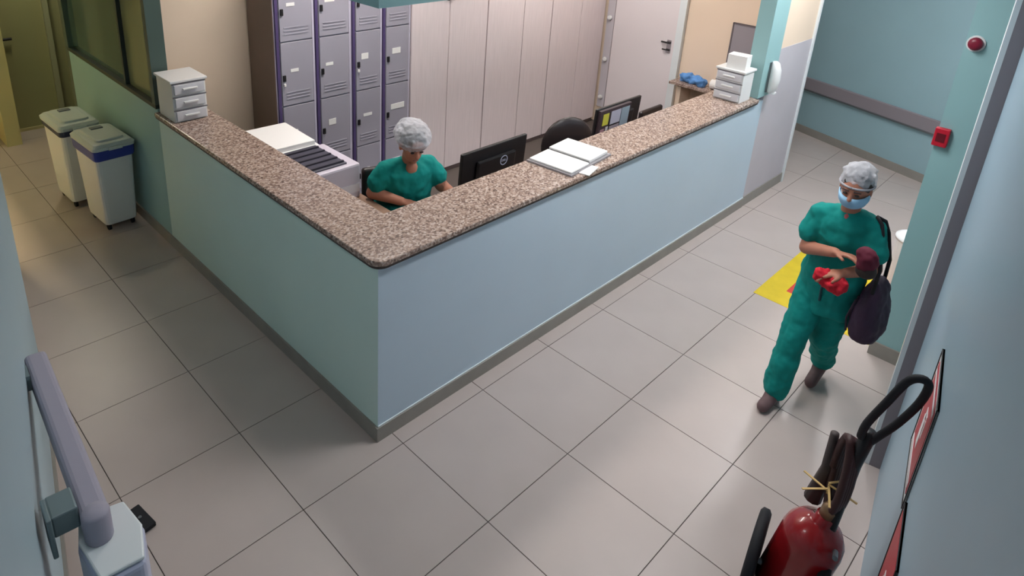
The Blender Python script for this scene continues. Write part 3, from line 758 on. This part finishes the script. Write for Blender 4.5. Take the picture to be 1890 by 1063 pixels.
MB().prism([(-0.13, -0.13), (0.0, -0.15), (0.05, -0.02), (0.045, 0.12), (-0.09, 0.16), (-0.13, 0.05)], 0.0, 0.77).build('block', LILAC, eb, bevel=0.02, seg=3)
MB().prism([(-0.125, -0.12), (0.0, -0.14), (0.045, -0.02), (0.04, 0.11), (-0.09, 0.15), (-0.125, 0.05)], 0.77, 0.785).build('cap', WHITE_TRIM, eb, bevel=0.006)
db = thing('door_stop', 'small black rubber block on the floor at the lower left', 'door stop', (-1.09, 0.335, 0), 0.15)
MB().box2((-0.035, -0.075, 0), (0.035, 0.075, 0.025)).build('rubber', BLACKR, db, bevel=0.006)
MB().cyl((0, 0, 0.025), (0, 0, 0.029), 0.008, 10).build('screw', GREYM, db)

# ================================================================== PEOPLE
def hand(b, wrist, tip, palm_n, thumb_dir, curl=0.5, L=0.17):
    """palm + five fingers added to the body mesh; tip is where the hand points, palm_n faces out of the palm"""
    w_ = Vector(wrist); d = (Vector(tip)-w_).normalized(); n_ = Vector(palm_n); n_ = (n_ - d*n_.dot(d)).normalized()
    s_ = d.cross(n_)
    if s_.dot(Vector(thumb_dir)) < 0: s_ = -s_
    pl = L*0.5
    for k in (-0.026, -0.009, 0.009, 0.026):
        b.capsule(w_ + s_*k*0.6, 0.014, w_ + d*pl + s_*k, 0.011)
    for k, fl in ((0.027, 0.44), (0.009, 0.50), (-0.009, 0.46), (-0.026, 0.36)):
        p0 = w_ + d*pl + s_*k
        ang = curl*0.6
        d1_ = (d*math.cos(ang) + n_*math.sin(ang)).normalized()
        p1 = p0 + d1_*L*fl*0.5
        d2_ = (d*math.cos(ang*2.2) + n_*math.sin(ang*2.2)).normalized()
        p2 = p1 + d2_*L*fl*0.32
        d3_ = (d*math.cos(ang*3.2) + n_*math.sin(ang*3.2)).normalized()
        p3 = p2 + d3_*L*fl*0.24
        b.chain((p0, 0.0105), (p1, 0.0095), (p2, 0.0085), (p3, 0.0075))
    t0 = w_ + d*pl*0.3 + s_*0.022
    t1 = t0 + (d*0.6 + s_*0.75 + n_*0.25).normalized()*0.035
    t2 = t1 + (d*0.85 + s_*0.3 + n_*0.4).normalized()*0.03
    b.chain((t0, 0.014), (t1, 0.011), (t2, 0.009))

def head_parts(b, c, pitch=0.0, roll=0.0, yaw=0.0, k=1.0):
    """head with nose, brow, lips, chin and ears added to body bmesh; face along local +x"""
    c = Vector(c)
    M = (Matrix.Rotation(yaw, 3, 'Z') @ Matrix.Rotation(pitch, 3, 'Y'))*k
    P = lambda x, y, z: c + M @ Vector((x, y, z))
    b.ell(P(-0.008, 0, 0.02), (0.094, 0.075, 0.092), rot=M)
    b.ell(P(0.018, 0, -0.04), (0.066, 0.058, 0.072), rot=M)
    b.ell(P(0.052, 0, -0.092), (0.024, 0.024, 0.018), rot=M)     # chin
    b.capsule(P(0.082, 0, 0.008), 0.009, P(0.098, 0, -0.026), 0.012)   # nose
    b.ell(P(0.088, 0.014, -0.028), (0.009, 0.008, 0.007), rot=M); b.ell(P(0.088, -0.014, -0.028), (0.009, 0.008, 0.007), rot=M)
    b.capsule(P(0.074, -0.030, 0.022), 0.011, P(0.074, 0.030, 0.022), 0.011)  # brow
    b.capsule(P(0.078, -0.018, -0.056), 0.007, P(0.078, 0.018, -0.056), 0.007)  # lips
    b.capsule(P(0.075, -0.014, -0.066), 0.007, P(0.075, 0.014, -0.066), 0.007)
    for s_ in (-1, 1):
        b.ell(P(-0.008, s_*0.076, -0.012), (0.018, 0.009, 0.030), rot=M)
    return P, M

def face_extras(t, P, M, mask=False):
    for s_ in (-1, 1):
        MB().ell(P(0.080, s_*0.030, 0.004), (0.008, 0.013, 0.007), rot=M).build('eye', mat('eye_dark', (40, 30, 28), 0.3), t, smooth=True)
        MB().capsule(P(0.086, s_*0.016, 0.026), 0.004, P(0.080, s_*0.046, 0.026), 0.003).build('eyebrow', HAIR, t, smooth=True)
    if mask:
        m = MB()
        secs = []
        for z, f, w__ in ((-0.108, 0.062, 0.035), (-0.09, 0.092, 0.055), (-0.062, 0.110, 0.066), (-0.036, 0.116, 0.068), (-0.016, 0.108, 0.068)):
            ring = []
            for k in range(20):
                a = -pi/2 + pi*k/19
                ring.append(P(-0.01+f*math.cos(a), (w__+0.012)*math.sin(a), z))
            for k in range(19, -1, -1):
                a = -pi/2 + pi*k/19
                ring.append(P(-0.01+(f-0.006)*math.cos(a), (w__+0.006)*math.sin(a), z))
            secs.append(ring)
        m.rings(secs).build('face_mask', MASK, t, smooth=True)
    else:
        MB().capsule(P(0.0825, -0.016, -0.061), 0.003, P(0.0825, 0.016, -0.061), 0.003).build('mouth', mat('lips', (140, 80, 74), 0.5), t, smooth=True)

def cap_and_hair(t, P, M, puff=1.0):
    hb = MB()
    hb.ell(P(-0.016, 0, 0.034), (0.094, 0.083, 0.088), rot=M)
    hb.ell(P(-0.05, 0, -0.01), (0.055, 0.07, 0.06), rot=M)
    hb.build('hair', HAIR, t, remesh=0.008)
    cb = MB()
    cb.ell(P(-0.028, 0, 0.058), (0.112*puff, 0.100*puff, 0.088), rot=M)
    cb.ell(P(-0.06, 0, 0.04), (0.085*puff, 0.09*puff, 0.066), rot=M)
    for k in range(14):
        a = k*2*pi/14
        cb.ell(P(-0.02+0.085*puff*math.cos(a), 0.078*puff*math.sin(a), 0.05+0.012*math.sin(a*3)), (0.022, 0.022, 0.030), rot=M)
    for k in range(9):
        a = k*2*pi/9
        cb.capsule(P(-0.03, 0, 0.135), 0.012, P(-0.03+0.085*math.cos(a), 0.075*math.sin(a), 0.095), 0.012)
    cb.build('bouffant_cap', CAPNET, t, remesh=0.008, smooth_it=2, wrinkle=(0.035, 0.022))
    # elastic band
    bd = [P(-0.018+0.098*math.cos(k*2*pi/28), 0.087*math.sin(k*2*pi/28), 0.026-0.018*math.cos(k*2*pi/28+pi)) for k in range(29)]
    MB().tube(bd, 0.006, 6).build('cap_band', mat('cap_band', (150, 148, 154), 0.7), t, smooth=True)

# ---- walking woman (local +x forward, +y her left)
wk = thing('person', 'person in teal scrubs, cap and mask walking while holding things to the chest', 'person', (2.12, -1.385, 0), pi)
b = MB()
P, Mh = head_parts(b, (0.125, 0.03, 1.415), pitch=0.22, yaw=0.05, k=0.93)
b.capsule((0.085, 0.025, 1.23), 0.050, (0.11, 0.03, 1.36), 0.046)
b.loft([((0.0, 0.01, 0.74), 0.095, 0.135), ((0.0, 0.01, 0.82), 0.105, 0.145), ((0.02, 0.012, 0.96), 0.09, 0.115), ((0.045, 0.015, 1.10), 0.095, 0.125), ((0.065, 0.02, 1.20), 0.08, 0.125), ((0.08, 0.025, 1.25), 0.05, 0.07)])
RSh, LSh = Vector((0.075, -0.105, 1.195)), Vector((0.07, 0.145, 1.205))
REl, LEl = Vector((0.10, -0.135, 0.98)), Vector((0.08, 0.205, 0.995))
RWr, LWr = Vector((0.245, 0.045, 1.085)), Vector((0.25, 0.12, 1.00))
b.chain((RSh, 0.044), (REl, 0.040), (RWr, 0.027)); b.chain((LSh, 0.044), (LEl, 0.040), (LWr, 0.027))
hand(b, RWr, (0.27, 0.20, 1.12), (0.3, 0.1, -1), (0.5, 0, 0.6), 0.55, 0.155)
hand(b, LWr, (0.29, 0.02, 0.965), (0, 0, -1), (0.6, 0, 0.5), 0.45, 0.155)
RHip, LHip = Vector((0.0, -0.07, 0.76)), Vector((0.0, 0.08, 0.76))
RKn, LKn = Vector((0.13, -0.075, 0.43)), Vector((-0.02, 0.04, 0.42))
RAn, LAn = Vector((0.21, -0.085, 0.085)), Vector((-0.24, 0.02, 0.125))
b.chain((RHip, 0.08), (RKn, 0.053), (RAn, 0.036)); b.chain((LHip, 0.08), (LKn, 0.053), (LAn, 0.036))
b.chain((RAn+Vector((-0.03, 0, -0.04)), 0.034), ((0.33, -0.09, 0.035), 0.032))
b.chain((LAn+Vector((-0.03, 0, -0.02)), 0.034), ((-0.11, 0.02, 0.035), 0.030))
b.build('body', SKIN, wk, remesh=0.0075, smooth_it=3)
face_extras(wk, P, Mh, True)
cap_and_hair(wk, P, Mh, 0.86)
b = MB()   # scrub top
b.loft([((0.0, 0.01, 0.62), 0.125, 0.165), ((0.0, 0.01, 0.72), 0.128, 0.168), ((0.0, 0.01, 0.82), 0.13, 0.168), ((0.02, 0.012, 0.96), 0.12, 0.15), ((0.045, 0.015, 1.10), 0.125, 0.155), ((0.062, 0.02, 1.19), 0.108, 0.155), ((0.075, 0.023, 1.245), 0.08, 0.115), ((0.082, 0.025, 1.275), 0.055, 0.075)])
b.chain(((0.08, -0.03, 1.235), 0.055), (RSh, 0.066), (RSh.lerp(REl, 0.55)+Vector((0, -0.01, 0)), 0.068))
b.chain(((0.08, 0.08, 1.24), 0.055), (LSh, 0.066), (LSh.lerp(LEl, 0.55)+Vector((0, 0.01, 0)), 0.068))
b.build('scrub_top', TEAL, wk, remesh=0.010, smooth_it=4, wrinkle=(0.09, 0.03))
MB().ell((0.133, 0.03, 1.215), (0.028, 0.032, 0.06)).build('neckline', mat('neck_red', (176, 84, 84), 0.7), wk, smooth=True)
b = MB()   # trousers
b.loft([((0.0, 0.01, 0.66), 0.115, 0.155), ((0.0, 0.01, 0.78), 0.12, 0.158), ((0.0, 0.01, 0.86), 0.115, 0.15)])
b.chain((RHip, 0.095), (RKn, 0.078), (RAn.lerp(RKn, 0.08), 0.076))
b.chain((LHip, 0.095), (LKn, 0.078), (LAn.lerp(LKn, 0.08), 0.070))
b.build('scrub_trousers', TEAL, wk, remesh=0.010, smooth_it=5, wrinkle=(0.10, 0.035))
for an, tipx, y_ in ((RAn, 0.335, -0.088), (LAn, -0.09, 0.02)):
    s_ = MB()
    s_.chain((an+Vector((-0.035, 0, -0.045 if an is RAn else -0.03)), 0.040), ((tipx, y_, 0.036), 0.036))
    s_.capsule(an+Vector((0.0, 0, -0.01)), 0.042, an+Vector((0.05, 0, -0.04)), 0.040)
    s_.build('shoe', SHOE, wk, remesh=0.010, smooth_it=3)
MB().tube([(0.128, 0.0, 0.82), (0.14, 0.0, 0.80), (0.138, 0.005, 0.72)], 0.007, 8).build('drawstring', mat('drawstring', (10, 60, 64), 0.8), wk)

# carried things (world coordinates follow the woman's hands)
def wpos(x, y, z): return (2.12-x, -1.385-y, z)
po = thing('pouch', 'dark maroon pouch held at the chest of the walking woman', 'pouch', wpos(0.29, 0.205, 1.13), 0)
MB().ell((0, 0, 0.0), (0.042, 0.05, 0.07)).ell((0.0, 0.01, 0.03), (0.035, 0.05, 0.04)).build('pouch_body', MAROON, po, remesh=0.008, wrinkle=(0.05, 0.03))
MB().ell((0, -0.005, -0.055), (0.04, 0.05, 0.045)).build('pouch_base', HAIR, po, smooth=True)
rc = MB()
for k in range(7):
    rc.ell((random.uniform(-.02, .02), -0.06+k*0.02, random.uniform(-.03, .02)), (0.035, 0.03, 0.045))
tag(rc.build('red_cloth', REDCLOTH, None, remesh=0.008, wrinkle=(0.035, 0.04), loc=wpos(0.285, 0.07, 0.945)), 'crumpled red cloth held in the walking woman\'s hand', 'cloth')
bg = thing('shoulder_bag', 'dark plum shoulder bag hanging at the walking woman\'s hip', 'bag', wpos(0.02, 0.235, 0.56), 0)
b = MB()
b.loft([((0, 0, 0.0), 0.11, 0.055), ((0, 0, 0.03), 0.155, 0.075), ((0, 0, 0.12), 0.165, 0.085), ((0, 0, 0.22), 0.15, 0.075), ((0, 0.0, 0.31), 0.11, 0.05), ((0, 0, 0.36), 0.07, 0.025)], 24)
b.build('bag_body', BAGM, bg, remesh=0.012, wrinkle=(0.08, 0.03))
for s_ in (-1, 1):
    MB().tube([(s_*0.10, 0.0, 0.30), (s_*0.085, -0.0, 0.45), (s_*0.05-0.02, 0.03, 0.62), (s_*0.03-0.045, 0.05, 0.695), (-0.05, 0.085, 0.718)], 0.010, 8).build('strap', BLACKR, bg, smooth=True)
for k in (-0.09, -0.04, 0.04, 0.09):
    MB().tube([(k*1.2, 0.07, 0.05), (k*1.25, 0.082, 0.13), (k, 0.066, 0.24)], 0.006, 6).build('seam', mat('seam', (44, 30, 46), 0.7), bg)

# ---- seated woman (local +x forward, local +y her left)
st = thing('person', 'person in teal scrubs and white bouffant cap seated at the desk', 'person', (1.05, 1.12, 0), -pi/2-0.35)
b = MB()
P, Mh = head_parts(b, (0.215, 0.0, 1.150), pitch=0.36, yaw=0.02, k=1.05)
b.capsule((0.14, 0, 0.99), 0.054, (0.185, 0.0, 1.11), 0.048)
b.loft([((0.0, 0, 0.46), 0.13, 0.18), ((0.0, 0, 0.56), 0.14, 0.185), ((0.04, 0, 0.70), 0.125, 0.165), ((0.09, 0, 0.84), 0.125, 0.16), ((0.125, 0, 0.94), 0.10, 0.15), ((0.14, 0, 1.00), 0.06, 0.08)])
RSh, LSh = Vector((0.12, -0.15, 0.945)), Vector((0.12, 0.15, 0.945))
REl, LEl = Vector((0.10, -0.235, 0.785)), Vector((0.14, 0.245, 0.785))
RWr, LWr = Vector((0.285, -0.095, 0.785)), Vector((0.32, 0.27, 0.79))
b.chain((RSh, 0.050), (REl, 0.046), (RWr, 0.030)); b.chain((LSh, 0.050), (LEl, 0.046), (LWr, 0.030))
hand(b, RWr, (0.38, 0.01, 0.78), (0, 0, -1), (0.3, 1, 0), 0.16)
hand(b, LWr, (0.48, 0.30, 0.785), (0, 0, -1), (0, -1, 0), 0.16)
RH, LH = Vector((0.0, -0.10, 0.53)), Vector((0.0, 0.10, 0.53))
RK, LK = Vector((0.42, -0.11, 0.54)), Vector((0.42, 0.11, 0.54))
RA_, LA_ = Vector((0.44, -0.11, 0.10)), Vector((0.44, 0.11, 0.10))
b.chain((RH, 0.09), (RK, 0.058), (RA_, 0.038)); b.chain((LH, 0.09), (LK, 0.058), (LA_, 0.038))
for a in (RA_, LA_): b.chain((a+Vector((-0.03, 0, -0.055)), 0.036), (a+Vector((0.13, 0, -0.065)), 0.032))
b.build('body', SKIN, st, remesh=0.0075, smooth_it=3)
face_extras(st, P, Mh, False)
cap_and_hair(st, P, Mh, 1.18)
b = MB()
b.loft([((0.0, 0, 0.45), 0.155, 0.20), ((0.0, 0, 0.56), 0.165, 0.205), ((0.04, 0, 0.70), 0.155, 0.195), ((0.09, 0, 0.84), 0.152, 0.19), ((0.118, 0, 0.93), 0.125, 0.18), ((0.128, 0, 0.98), 0.095, 0.13), ((0.136, 0, 1.01), 0.066, 0.085)])
b.chain(((0.13, -0.06, 0.985), 0.055), (RSh, 0.072), (RSh.lerp(REl, 0.55)+Vector((0, -0.01, 0)), 0.074))
b.chain(((0.13, 0.06, 0.985), 0.055), (LSh, 0.072), (LSh.lerp(LEl, 0.55)+Vector((0, 0.01, 0)), 0.074))
b.build('scrub_top', TEAL, st, remesh=0.010, smooth_it=4, wrinkle=(0.09, 0.03))
MB().ell((0.205, 0.0, 0.975), (0.03, 0.042, 0.055)).build('neck_opening', SKIN, st, smooth=True)
b = MB()
b.chain((RH, 0.105), (RK, 0.078), (RA_+Vector((0, 0, 0.06)), 0.062)); b.chain((LH, 0.105), (LK, 0.078), (LA_+Vector((0, 0, 0.06)), 0.062))
b.build('scrub_trousers', TEAL, st, remesh=0.012, smooth_it=5)
for a in (RA_, LA_):
    s_ = MB(); s_.chain((a+Vector((-0.03, 0, -0.055)), 0.043), (a+Vector((0.14, 0, -0.062)), 0.038)); s_.capsule(a, 0.043, a+Vector((0.05, 0, -0.04)), 0.042)
    s_.build('shoe', SHOE, st, remesh=0.012)
